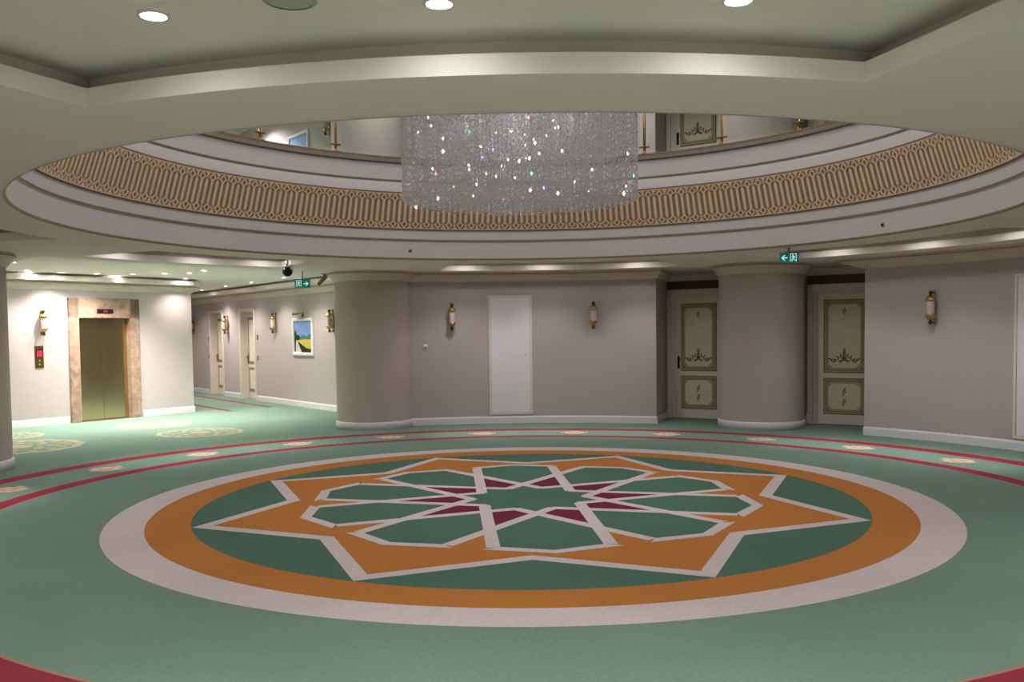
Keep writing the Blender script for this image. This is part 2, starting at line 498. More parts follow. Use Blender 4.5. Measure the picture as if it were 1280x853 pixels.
    for off, s0 in ((.60, 2.45), (1.72, 2.0)):
        mb.add([(*cor(s0, off - .07), 2 * h), (*cor(13.2, off - .07), 2 * h), (*cor(13.2, off + .07), 2 * h), (*cor(s0 - .05, off + .07), 2 * h)], [(0, 1, 2, 3)], HR)
    o = mb.build('floor', [M[k] for k in ('green', 'dgreen', 'white', 'orange', 'maroon', 'red', 'gold', 'pink', 'cream_c', 'hall', 'hallred', 'edge', 'pale', 'palegold', 'palerose')], kind='structure')
    return o
floor_mesh()
g = MB()
g.lathe([(4.60, UP - .12), (4.60, UP - .004), (10.2, UP - .004)], 120)
g.build('floor_gallery', M['hall'], kind='structure')
g = MB()
g.add([(*q, UP - .006) for q in (cor(-2, -.3), cor(13.3, -.3), cor(13.3, 2.6), elv(-.3, -.3), elv(5.9, -.3), P(7, 150), P(7, 115))], [tuple(range(7))])
g.build('floor_gallery_foyer', M['hall'], kind='structure')

# ------------------------------------------------------------------ ceiling, with sunk coffers
COFFERS = [  # th0, th1, r0, r1
    (-115.2, -75.2, 5.385, 6.95), (65.5, 101.0, 5.40, 7.12), (9.0, 49.0, 5.40, 6.80), (124.5, 152.0, 5.40, 6.88),
    (-62.0, -24.0, 5.40, 6.95), (-152.0, -128.0, 5.40, 6.95), (169.0, 198.0, 5.40, 6.85)]
foyer_hole = [P(7.28, 155), P(7.28, 146), P(7.28, 138), P(7.28, 130), P(7.34, 121), cor(-1.2, .42), cor(12.8, .36), cor(12.8, 2.05), (CORNER + Vector((.10, .32)) ).to_tuple(), elv(.10, .27), elv(4.8, .27)]
def ceiling():
    mb = MB()
    outer = [P(9.4, a) for a in range(-62, 61, 6)] + [alc(-2.4, 9.4), cor(-1.6, -.5), cor(13.5, -.5), cor(13.5, 2.8), elv(-.4, -.6), elv(6.2, -.6), P(9.6, 168)] + [P(9.4, a) for a in range(175, 239, 6)] + [(-4.7, -13.4), (4.5, -13.4)]
    holes = [[P(4.707, a * 3) for a in range(120)][::-1]]
    sect = []
    for (a, b, r0, r1) in COFFERS:
        q = arc(r0, a, b) + arc(r1, b, a); sect.append(q)
    sect.append([tuple(q) for q in foyer_hole])
    def area(q): return sum(q[i - 1][0] * q[i][1] - q[i][0] * q[i - 1][1] for i in range(len(q)))
    if area(outer) < 0: outer.reverse()
    hl = holes + [q[:] for q in sect]
    for q in hl:
        if area(q) > 0: q.reverse()
    loops = [[Vector((x, y, 0)) for x, y in q] for q in [outer] + hl]
    flat = [v for l in loops for v in l]
    tris = tessellate_polygon(loops)
    mb.add([(v.x, v.y, CEIL) for v in flat], [tuple(t) for t in tris], 0)
    # the coffers: lip, shadow gap, upper plane
    for q_i, q in enumerate(sect):
        if area(q) < 0: q = q[::-1]
        q = [q[i] for i in range(len(q)) if (Vector(q[i]) - Vector(q[i - 1])).length > 1e-4]
        back = offset(q, -.16, True)
        n = len(q)
        top = 3.006 if q_i == len(sect) - 1 else ZC
        zs = [(q, CEIL), (q, 2.955), (back, 2.955), (back, top)]
        vs = [(*p, z) for loop, z in zs for p in loop]
        fs = [(k * n + i, k * n + (i + 1) % n, (k + 1) * n + (i + 1) % n, (k + 1) * n + i) for k in range(3) for i in range(n)]
        mb.add(vs, fs, 0)
        tr = tessellate_polygon([[Vector((x, y, 0)) for x, y in back]])
        mb.add([(x, y, top) for x, y in back], [tuple(t) for t in tr], 0)
    mb.build('ceiling', M['ceil'], kind='structure')
ceiling()
g = MB()
g.lathe([(4.7, 7.9), (4.7, 7.15), (9.0, 7.15), (14, 7.15)], 96)
g.lathe([(4.7, 7.9), (3.4, 8.5), (1.8, 8.8), (0.02, 8.9)], 96)
g.add([(*q, 7.14) for q in (cor(-2, -.3), cor(13.3, -.3), cor(13.3, 2.6), elv(-.3, -.3), elv(5.9, -.3), P(7, 150), P(7, 115))], [tuple(range(7))])
g.build('ceiling_gallery', M['ceil'], kind='structure')

# ------------------------------------------------------------------ edge of the round opening
NS = 240
def rev(name, prof, mats, mat_of=None):
    mb = MB()
    for i in range(len(prof) - 1):
        mb.lathe([prof[i], prof[i + 1]], NS, mat=(mat_of(i) if mat_of else 0), smooth=True)
    return mb.build(name, mats, kind='structure')
low = [(4.712, 2.861), (4.702, 2.860), (4.690, 2.864), (4.686, 2.876), (4.692, 2.888), (4.700, 2.890), (4.700, 3.140), (4.684, 3.146), (4.680, 3.158), (4.684, 3.170), (4.698, 3.176), (4.698, 3.292), (4.685, 3.306), (4.680, 3.326), (4.72, 3.330)]
rev('trim_6', low, [M['plaster'], M['goldline']], lambda i: 1 if i in (1, 2, 3, 4, 7, 8, 9, 12) else 0)
up_ = [(4.62, 3.822), (4.500, 3.822), (4.490, 3.830), (4.490, 3.846), (4.505, 3.852), (4.512, 3.90), (4.530, 3.96), (4.552, 3.995), (4.545, 4.005), (4.535, 4.018), (4.545, 4.036), (4.562, 4.040), (4.566, 4.262), (4.556, 4.270), (4.556, 4.286), (4.545, 4.292), (4.520, 4.300), (4.492, 4.325), (4.482, 4.328), (4.478, 4.352), (4.482, 4.362), (4.62, 4.362), (4.62, UP - .01)]
rev('trim_7', up_, [M['plaster'], M['goldline']], lambda i: 1 if i in (1, 2, 8, 9, 13, 14, 18, 19, 20) else 0)
# frieze: brown ground with cream strapwork standing off it
Z0, Z1, RA, RB = 3.326, 3.824, 4.680, 4.502
fz = rev('trim_8', [(RA + .03, Z0), (RA, Z0), (RB, Z1), (RB + .03, Z1)], [M['band']])
NM = 168
def frieze():
    mb = MB()
    def pt(u, v, d):      # u in motif widths, v 0..1 up the band, d stands off towards the centre
        a = 2 * pi * u / NM; r = RA + (RB - RA) * v - d
        return (r * cos(a), r * sin(a), Z0 + (Z1 - Z0) * v)
    def quad(q):
        vs = [pt(u, v, .012) for u, v in q] + [pt(u, v, -.002) for u, v in q]; n = len(q)
        mb.add(vs, [tuple(range(n))] + [(i, (i + 1) % n, n + (i + 1) % n, n + i) for i in range(n)])
    def bar(u0, v0, u1, v1, w):
        du, dv = (u1 - u0) * .173, (v1 - v0) * .53; L = hypot(du, dv); nx, ny = -dv / L * w / .173, du / L * w / .53
        quad([(u0 - nx, v0 - ny), (u1 - nx, v1 - ny), (u1 + nx, v1 + ny), (u0 + nx, v0 + ny)])
    for k in range(NM):
        quad([(k - .105, .235), (k + .105, .235), (k + .105, .765), (k - .105, .765)])         # bar between the diamonds
        quad([(k + .5 - .12, .23), (k + .5, .165), (k + .5 + .12, .23), (k + .5 + .12, .77), (k + .5, .835), (k + .5 - .12, .77)])  # long lozenge
        for c, s in ((.13, 1), (.87, -1)):
            w = .0095
            bar(k - .25, c, k, c + .100, w); bar(k, c + .100, k + .25, c, w); bar(k + .25, c, k, c - .100, w); bar(k, c - .100, k - .25, c, w)
            e = 0.026 if s > 0 else .974      # small triangles along the edges between the diamonds
            quad([(k + .27, e), (k + .73, e), (k + .5, e + s * .082)])
            bar(k + .33, c + s * .035, k + .5, c - s * .03, .0065); bar(k + .67, c + s * .035, k + .5, c - s * .03, .0065)
    quadr = .012
    for v0, v1 in ((0, .022), (.978, 1)):
        for k in range(NM): quad([(k, v0), (k + 1, v0), (k + 1, v1), (k, v1)])
    return mb.build('strapwork', M['relief'], fz)
frieze()

# ------------------------------------------------------------------ columns
def column(th, label, dz=0, group='round columns', R0=.695):
    c = P(7.90, th)
    t = thing('column', label, 'column', (c[0], c[1], dz), 0, group)
    mb = MB(); mb.lathe([(R0, 0), (R0, CEIL - .004)], 96); mb.build('shaft', M['column'], t)
    mb = MB(); mb.lathe([(R0 - .002, 0), (R0 + .020, 0), (R0 + .020, .105), (R0 + .016, .122), (R0 + .008, .135), (R0 - .002, .137)], 96); mb.build('base', M['base'], t)
    mb = MB()
    mb.lathe([(R0 - .002 + d, z) for d, z in CROWN], 96)
    mb.lathe([(R0 + .098, 2.822), (R0 + .125, 2.822), (R0 + .125, 2.832), (R0 + .098, 2.832)], 96, mat=1)
    mb.build('capital', [M['crown'], M['goldline']], t)
    return t
column(109.45, 'round column covered in beige wallpaper, between the lift foyer corridor and the white wall hatch')
column(56.25, 'round column covered in beige wallpaper, standing between the two decorated doors', R0=.735)
column(161.55, 'round column at the left edge of the photo, in front of the lift foyer')
column(109.45, 'round column on the gallery, left of the crystal chandelier behind the glass', UP)
column(56.55, 'round column on the gallery, right of the crystal chandelier beside the decorated doors', UP)

# ------------------------------------------------------------------ decorated doors in the alcove
DIR_ALC = (-AT.x, -AT.y)
ndoor = [0]
def scroll(mb, cx, cz, w, y, s=1):
    # a painted bouquet: stems, leaves and a flower
    def leaf(x, z, a, L, W):
        d = Vector((cos(a), sin(a))); n_ = Vector((-d.y, d.x))
        p0 = Vector((x, z)); q = [p0, p0 + d * L * .4 + n_ * W, p0 + d * L, p0 + d * L * .4 - n_ * W]
        mb.add([(v.x, y, v.y) for v in q], [(0, 1, 2, 3)])
    for sg in (1, -1):
        pts = [(.0, .10), (.18, .16), (.36, .06), (.52, -.08), (.68, -.10), (.84, .02)]
        for k in range(len(pts) - 1):
            (x0, z0), (x1, z1) = pts[k], pts[k + 1]
            mb.add([(cx + sg * w * x0, y, cz + w * (z0 - .022)), (cx + sg * w * x1, y, cz + w * (z1 - .022)), (cx + sg * w * x1, y, cz + w * (z1 + .022)), (cx + sg * w * x0, y, cz + w * (z0 + .022))], [(0, 1, 2, 3)])
            a = pi / 2 - sg * (.35 + .3 * k)
            leaf(cx + sg * w * x1, cz + w * z1, a, w * .24, w * .06)
            leaf(cx + sg * w * x1, cz + w * z1, a - sg * 1.7, w * .20, w * .055)
        leaf(cx + sg * w * .05, cz - w * .05, -pi / 2 + sg * .9, w * .38, w * .05); leaf(cx + sg * w * .05, cz - w * .05, -pi / 2 + sg * 1.3, w * .5, w * .04)
    for k in range(6):
        leaf(cx, cz + w * .02, 2 * pi * k / 6, w * .2, w * .07)
    for k in range(4):
        for sg in (1, -1): leaf(cx, cz + w * (.16 + .13 * k), pi / 2 + sg * .7, w * (.20 - .02 * k), w * .05)
    leaf(cx, cz + w * .1, pi / 2, w * .75, w * .035)
def posy(mb, cx, cz, w, y):
    for k in range(5):
        a = 2 * pi * k / 5 + .3; d = Vector((cos(a), sin(a))); n_ = Vector((-d.y, d.x)); p0 = Vector((cx, cz)); L = w * (.9 if k % 2 else .65)
        q = [p0, p0 + d * L * .5 + n_ * w * .17, p0 + d * L, p0 + d * L * .5 - n_ * w * .17]
        mb.add([(v.x, y, v.y) for v in q], [(0, 1, 2, 3)])
def alcove_door(sc, dz, handle):
    ndoor[0] += 1
    c = alc(sc, ALC)
    root = struct_root('door_%d' % ndoor[0], (c[0], c[1], dz), facing(DIR_ALC))
    # local x runs to the viewer's right, y into the wall; the wall face is y = 0
    mb = MB(); W = .645; L = .455
    for sg in (1, -1):
        x0, x1 = sorted((sg * W, sg * (L + .10)))
        mb.bevbox(x0, x1, -.125, 0, 0, 2.53, .012)
        x0, x1 = sorted((sg * (L + .10), sg * (L + .02)))
        mb.bevbox(x0, x1, -.095, 0, 0, 2.47, .015)
        x0, x1 = sorted((sg * (L + .02), sg * L))
        mb.box(x0, x1, -.085, 0, 0, 2.42)
        x0, x1 = sorted((sg * (W + .012), sg * (L + .085)))
        mb.bevbox(x0, x1, -.138, 0, 0, .18, .008)
    mb.bevbox(-W, W, -.125, 0, 2.40, 2.53, .012); mb.bevbox(-L - .1, L + .1, -.095, 0, 2.36, 2.42, .015)
    mb.build('door_frame', M['doorpaint'], root)
    mb = MB(); mb.box(-W - .03, W + .03, -.03, 0, 2.53, 2.69); mb.build('header_panel', M['header'], root)
    mb = MB(); mb.box(-L + .003, L - .003, -.08, -.03, .012, 2.365)
    leaf = mb.build('door_leaf', M['leafpaint'], root)
    for (z0, z1, big) in ((.935, 2.246, True), (.193, .842, False)):
        mb = MB(); x = .362; y = -.08
        mb.bevbox(-x, x, y - .016, y, z0, z1, .012, 0)
        b = .085; c_ = .06; y2 = y - .0175
        oc = lambda e, cc: [(-x + e + cc, z0 + e), (x - e - cc, z0 + e), (x - e, z0 + e + cc), (x - e, z1 - e - cc), (x - e - cc, z1 - e), (-x + e + cc, z1 - e), (-x + e, z1 - e - cc), (-x + e, z0 + e + cc)]
        mb.add([(u, y2, w) for u, w in oc(.022, .012)], [tuple(range(8))], 1)
        mb.add([(u, y2 - .001, w) for u, w in oc(.045, .012)], [tuple(range(8))], 0)
        mb.add([(u, y2 - .002, w) for u, w in oc(.062, .05)], [tuple(range(8))], 1)
        mb.add([(u, y2 - .003, w) for u, w in oc(.092, .075)], [tuple(range(8))], 2)
        for sx in (-1, 1):
            for zz in (z0 + .07, z1 - .07): posy(mb, sx * (x - .07), zz, .04, y2 - .004)
        pn = mb.build('door_panel', [M['olive'], M['olive2'], M['field']], leaf)
        mb = MB()
        if big:
            scroll(mb, 0, z0 + .25, .27, y2 - .005); posy(mb, 0, z1 - .20, .075, y2 - .005); posy(mb, 0, z1 - .26, .035, y2 - .005)
        else:
            for zz in (z0 + .23, z1 - .24): posy(mb, 0, zz, .07, y2 - .005); posy(mb, .02, zz + .05, .035, y2 - .005); posy(mb, -.01, zz - .06, .04, y2 - .005)
        mb.build('painted_flowers', M['motif'], leaf)
    mb = MB(); hx = handle * (L - .04)
    mb.bevbox(hx - .022, hx + .022, -.092, -.08, .98, 1.22, .005); mb.tube([(hx, -.09, 1.15), (hx, -.13, 1.15), (hx - handle * .03, -.135, 1.15), (hx - handle * .06, -.135, 1.15)], .010)
    mb.build('door_handle', M['black'], leaf)
    return root
alcove_door(-1.408, 0, -1)
alcove_door(1.307, 0, 1)
alcove_door(-1.408, UP, -1)
alcove_door(1.307, UP, 1)

# corridor doors, set back in the wall
def corridor_door(s0, s1, top):
    ndoor[0] += 1
    c = cor((s0 + s1) / 2); W = (s1 - s0) / 2
    root = struct_root('door_%d' % ndoor[0], (c[0], c[1], 0), facing(CRD))
    mb = MB()
    for sg in (1, -1):
        x0, x1 = sorted((sg * (W + .08), sg * (W - .015))); mb.bevbox(x0, x1, -.03, .0, 0, top + .075, .01)
        x0, x1 = sorted((sg * W, sg * (W - .03))); mb.box(x0, x1, -.005, .19, 0, top)
    mb.bevbox(-W - .08, W + .08, -.03, 0, top - .015, top + .075, .01); mb.box(-W, W, -.005, .19, top - .03, top)
    mb.build('door_frame', M['doorpaint'], root)
    mb = MB(); mb.box(-W + .032, W - .032, .17, .215, .01, top - .032); leaf = mb.build('door_leaf', M['leafpaint'], root)
    for z0, z1 in ((.95, 2.22), (.20, .86)):
        mb = MB(); x = W - .115
        mb.bevbox(-x, x, .156, .17, z0, z1, .01, 0)
        mb.add([(a * (x - .075), .1545, b) for a, b in ((-1, z0 + .075), (1, z0 + .075), (1, z1 - .075), (-1, z1 - .075))], [(0, 1, 2, 3)], 1)
        mb.build('door_panel', [M['olive'], M['field']], leaf)
    mb = MB(); mb.bevbox(-W + .05, -W + .095, .155, .17, .95, 1.2, .005); mb.tube([(-W + .07, .15, 1.12), (-W + .07, .12, 1.12), (-W + .17, .12, 1.12)], .01)
    mb.build('door_handle', M['darkbrass'], leaf)
corridor_door(*CDA); corridor_door(*CDB)

# flush white hatches in the curved walls
def hatch(r, t0, t1, z0, z1, label, dz=0):
    tm = (t0 + t1) / 2; c = P(r, tm)
    d = (-sin(radians(tm)), cos(radians(tm)))
    root = thing('wall_hatch', label, 'hatch', (c[0], c[1], dz), facing(d), 'white wall hatches')
    def curve(mb, a0, a1, za, zb, d0, d1, mat=0, n=12):
        # curved slab following the wall, standing d1 off it
        rz = -facing(d); ca, sa = cos(rz), sin(rz)
        def loc(a, rr, z):
            p = P(rr, a); x, y = p[0] - c[0], p[1] - c[1]; return (x * ca - y * sa, x * sa + y * ca, z)
        vs = []
        for i in range(n + 1):
            a = a0 + (a1 - a0) * i / n
            vs += [loc(a, r - d0, za), loc(a, r - d0, zb), loc(a, r - d1, zb), loc(a, r - d1, za)]
        fs = [(4 * i + k, 4 * i + 4 + k, 4 * i + 4 + (k + 1) % 4, 4 * i + (k + 1) % 4) for i in range(n) for k in range(4)]
        fs += [(0, 1, 2, 3), tuple(4 * n + k for k in (3, 2, 1, 0))]
        mb.add(vs, fs, mat)
    w = degrees(.038 / r)
    mb = MB()
    curve(mb, t0, t0 + w, z0, z1, .0, .020); curve(mb, t1 - w, t1, z0, z1, .0, .020)
    curve(mb, t0, t1, z1 - .038, z1, .0, .0205); curve(mb, t0, t1, z0, z0 + .038, .0, .0205)
    mb.build('frame', M['leafpaint'], root)
    mb = MB(); curve(mb, t0 + w * 1.12, t1 - w * 1.12, z0 + .042, z1 - .042, .0, .008); pn = mb.build('panel', M['hatch'], root)
    mb = MB(); hw = r * radians(t1 - t0) / 2
    mb.lathe([(.0, -.016), (.012, -.015), (.014, -.006), (.012, .02)], 12, (hw - .13, 0, 1.30), axis='y'); mb.build('lock', M['grey'], root)
    return root
hatch(RC, 87.4, 93.55, .17, 2.43, 'tall white hatch framed in cream on the curved centre wall, between two brass sconces')
hatch(RR, 17.7, 23.85, .17, 2.46, 'tall white hatch cut off by the right edge of the photo')
hatch(RC, 87.4, 93.55, .17, 2.43, 'white hatch on the gallery wall seen through the chandelier crystals', UP)

# ------------------------------------------------------------------ lift
def lift():
    c = elv(2.06)
    root = struct_root('door_7', (c[0], c[1], 0), facing(ED))
    mb = MB(); W = .77; L = .555; T = 2.128
    for sg in (1, -1):
        x0, x1 = sorted((sg * W, sg * L)); mb.bevbox(x0, x1, -.035, .0, 0, 2.535, .008)
        x0, x1 = sorted((sg * (L + .003), sg * (L - .002))); mb.box(x0, x1, .0, .16, 0, T)
    mb.bevbox(-W, W, -.035, 0, T, 2.535, .008); mb.box(-L, L, 0, .16, T - .004, T + .003)
    mb.build('marble_surround', M['marble'], root)
    for sg in (1, -1):
        mb = MB(); x0, x1 = sorted((sg * .002, sg * (L - .003))); mb.bevbox(x0, x1, .125, .165, .006, T - .006, .004); mb.build('lift_door_leaf', M['lift'], root)
    mb = MB(); mb.box(-L, L, -.01, .22, -.0, .006); mb.build('sill', M['darkbrass'], root)
    mb = MB(); mb.bevbox(-.175, .175, -.050, -.0352, 2.222, 2.318, .006); ds = mb.build('floor_display', M['black'], root)
    mb = MB()
    # seven segment style red figure and two arrows
    for x in (-.02, .03):
        for (a, b, c_, d_) in ((0, .006, 2.245, 2.29), (.022, .028, 2.245, 2.29), (0, .028, 2.285, 2.291), (0, .028, 2.265, 2.271), (0, .028, 2.245, 2.251)):
            mb.box(x - .014 + a, x - .014 + b, -.0515, -.0505, c_, d_)
    mb.build('display_digits', M['redglow'], ds)
lift()
c = elv(3.42, .0)
t = thing('lift_call_panel', 'brass lift call panel with red display on the wall left of the lift', 'call panel', (c[0], c[1], 1.14), facing(ED))
mb = MB(); mb.bevbox(-.085, .085, -.014, 0, 0, .435, .006); mb.build('plate', M['darkbrass'], t)
mb = MB(); mb.bevbox(-.062, .062, -.019, -.014, .215, .375, .004); sc_ = mb.build('screen', M['black'], t)
mb = MB(); mb.box(-.052, .052, -.0205, -.0192, .228, .345); mb.build('red_figures', M['redglow'], t)
for z in (.07, .14):
    mb = MB(); mb.lathe([(0, -.008), (.018, -.007), (.021, 0)], 16, (0, -.014, z), axis='y'); mb.build('button', M['brass'], t)

# ------------------------------------------------------------------ sconces
def sconce_parts(root):
    # origin on the wall at the middle of the fitting; -y stands into the room
    mb = MB()
    pr = [(-.255, .0), (-.235, .018), (-.16, .024), (.16, .024), (.235, .018), (.275, .0)]
    n = len(pr)
    vs = [(sg * w, y, z) for y in (-.003, -.022) for sg in (1, -1) for z, w in pr]
    fs = []
    for i in range(n - 1):
        fs += [(i, i + 1, n + i + 1, n + i), (2 * n + i, 3 * n + i, 3 * n + i + 1, 2 * n + i + 1), (i, 2 * n + i, 2 * n + i + 1, i + 1), (n + i, n + i + 1, 3 * n + i + 1, 3 * n + i)]
    mb.add(vs, fs)
    mb.lathe([(.0, -.03), (.03, -.028), (.032, -.002)], 16, (0, 0, 0), axis='y')
    mb.build('back_plate', M['brass'], root)
    for sg in (1, -1):
        mb = MB(); mb.tube([(0, -.015, sg * .215), (0, -.05, sg * .235), (0, -.085, sg * .222), (0, -.105, sg * .19)], [.012, .012, .011, .010]); mb.build('arm', M['brass'], root)
        mb = MB()
        z = sg
        mb.lathe([(.014, z * .186), (.040, z * .180), (.060, z * .160), (.070, z * .138), (.080, z * .124), (.080, z * .110), (.068, z * .098), (.02, z * .096)], 24, (0, -.105, 0)); cp = mb.build('cap', M['brass'], root)
        mb = MB(); mb.lathe([(.0, z * .258), (.018, z * .252), (.031, z * .230), (.031, z * .215), (.018, z * .196), (.016, z * .186), (.024, z * .182)], 16, (0, -.105, 0)); mb.build('finial', M['finial'], cp)
    mb = MB(); mb.lathe([(.054, -.104), (.058, -.09), (.058, .09), (.054, .104)], 24, (0, -.105, 0)); mb.build('glass_shade', M['shade'], root)
SZ = 2.03
def sconce_pose(kind, a, dz=0):
    if kind == 'arc':
        r, th = a; p = P(r, th); d = (-sin(radians(th)), cos(radians(th)))
    elif kind == 'cor': p = cor(a); d = CRD
    else: p = elv(a); d = ED
    return (p[0], p[1], SZ + dz), facing(d)
sconces = [
    ('arc', (RC, 98.8), 0, 'brass sconce on the curved centre wall, left of the white hatch'),
    ('arc', (RC, 78.65), 0, 'brass sconce on the curved centre wall, right of the white hatch'),
    ('arc', (RR, 33.3), 0, 'brass sconce on the curved wall right of the two decorated doors'),
    ('elv', 3.36, 0, 'brass sconce above the lift call panel'),
    ('cor', .16, 0, 'brass sconce between the landscape picture and the round column'),
    ('cor', 3.35, 0, 'brass sconce between the landscape picture and the nearer corridor door'),
    ('cor', 6.75, 0, 'brass sconce between the two corridor doors'),
    ('cor', 9.65, 0, 'farthest brass sconce in the corridor, beside the foyer corner'),
    ('cor', .16, UP, 'brass sconce on the gallery wall, right of the upper picture'),
]
loc, rz = sconce_pose(*sconces[0][:3])
s0 = thing('wall_sconce', sconces[0][3], 'wall lamp', loc, rz, 'brass wall sconces'); sconce_parts(s0)
for k, a, dz, lab in sconces[1:]:
    loc, rz = sconce_pose(k, a, dz); copy_thing(s0, loc, rz, lab, 'brass wall sconces')

# ------------------------------------------------------------------ pictures
def picture(s, dz, label):
    p = cor(s)
    t = thing('landscape_picture', label, 'picture', (p[0], p[1], 1.68 + dz), facing(CRD), 'framed landscapes in the corridors')
    w, h_ = .56, .445; b = .075
    mb = MB()
    for x0, x1, z0, z1 in ((-w, -w + b, -h_, h_), (w - b, w, -h_, h_), (-w + b, w - b, h_ - b, h_), (-w + b, w - b, -h_, -h_ + b)):
        mb.bevbox(x0, x1, -.045, -.002, z0, z1, .014)
    mb.build('frame', M['frame'], t)
    mb = MB(); x = w - b; z = h_ - b; y = -.012
    q = lambda pts, m, k: mb.add([(a * x, y - .0006 * k, c_ * z) for a, c_ in pts], [tuple(range(len(pts)))], m)
    q([(-1, -1), (1, -1), (1, 1), (-1, 1)], 0, 0)
    q([(-1, -.35), (1, -.3), (1, .17), (.75, .2), (.4, .05), (.0, .12), (-.4, -.02), (-1, .05)], 1, 1)
    q([(-1, -1), (1, -1), (1, -.18), (.3, -.14), (-.4, -.2), (-1, -.3)], 2, 2)
    q([(-1, -1), (-.2, -1), (-.55, -.35), (-.72, -.22), (-1, -.3)], 4, 3)
    q([(-.15, -1), (1, -1), (1, -.8), (.35, -.72), (-.15, -.5), (-.5, -.32), (-.62, -.3), (-.45, -.6)], 3, 4)
    q([(-1, -.95), (-.86, -.95), (-.82, -.2), (-.68, -.12), (-.74, .25), (-.85, .42), (-1, .35)], 3, 5)
    q([(-.8, -.2), (-.4, -.2), (-.38, .02), (-.55, .16), (-.75, .05)], 3, 6)
    mb.build('painting', [M[k] for k in ('p_sky', 'p_hill', 'p_field', 'p_dark', 'p_path')], t)
picture(1.76, 0, 'white framed landscape with a golden field and blue sky on the corridor wall')
picture(1.76, UP, 'white framed picture on the gallery wall, mostly hidden behind the balustrade')
p = cor(1.78)
t = thing('picture_light', 'small brass picture light above the framed landscape', 'picture light', (p[0], p[1], 2.2), facing(CRD))
mb = MB(); mb.tube([(-.26, -.13, .02), (.26, -.13, .02)], .03, 12); mb.build('lamp_tube', M['brass'], t)
mb = MB(); mb.tube([(0, -.004, -.02), (0, -.06, .03), (0, -.13, .04)], .008); mb.bevbox(-.05, .05, -.012, -.001, -.05, .02, .004); mb.build('bracket', M['darkbrass'], t)

# ------------------------------------------------------------------ small wall fittings
def plate(s, z, label, w=.045, h_=.06):
    p = cor(s); t = thing('wall_plate', label, 'wall plate', (p[0], p[1], z), facing(CRD), 'small plates beside the corridor doors')
    mb = MB(); mb.bevbox(-w, w, -.012, -.001, -h_, h_, .004); mb.build('plate', M['darkbrass'], t)
    mb = MB(); mb.bevbox(-w * .55, w * .55, -.016, -.012, -h_ * .55, h_ * .55, .003); mb.build('insert', M['grey'], t)
plate(4.61, 1.68, 'upper small plate right of the nearer corridor door')
plate(4.61, 1.13, 'lower small plate right of the nearer corridor door')
plate(8.40, 1.63, 'upper small plate left of the farther corridor door')
plate(8.40, 1.12, 'lower small plate left of the farther corridor door')
pp = P(RC, 102.53); t = thing('thermostat', 'small white thermostat on the centre wall, right of the round column', 'thermostat', (pp[0], pp[1], 1.485), facing((-sin(radians(102.53)), cos(radians(102.53)))))
mb = MB(); mb.bevbox(-.04, .04, -.025, -.001, -.04, .04, .006); mb.build('case', M['lightgrey'], t)
mb = MB(); mb.lathe([(0, -.018), (.022, -.016), (.025, 0)], 20, (.006, -.025, .004), axis='y'); mb.build('dial', M['lightgrey'], t)
mb = MB(); mb.bevbox(-.028, .02, -.027, -.025, -.033, -.024, .001); mb.build('scale_window', M['grey'], t)
for th, lab in ((110.2, 'tiny grey sensor on the white fascia above the left round column'), (20.0, 'tiny dark sensor on the white fascia at the right of the photo')):
    pp = P(4.70, th); t = thing('fascia_sensor', lab, 'sensor', (pp[0], pp[1], 2.996), facing((-sin(radians(th)), cos(radians(th)))), 'sensors on the fascia')
    mb = MB(); mb.lathe([(.030, 0), (.028, -.008), (.016, -.010)], 16, axis='y'); mb.build('rim', M['grey'], t)
    mb = MB(); mb.lathe([(0, -.030), (.010, -.027), (.015, -.012), (.015, -.004)], 14, axis='y'); mb.build('nozzle', M['black'], t)

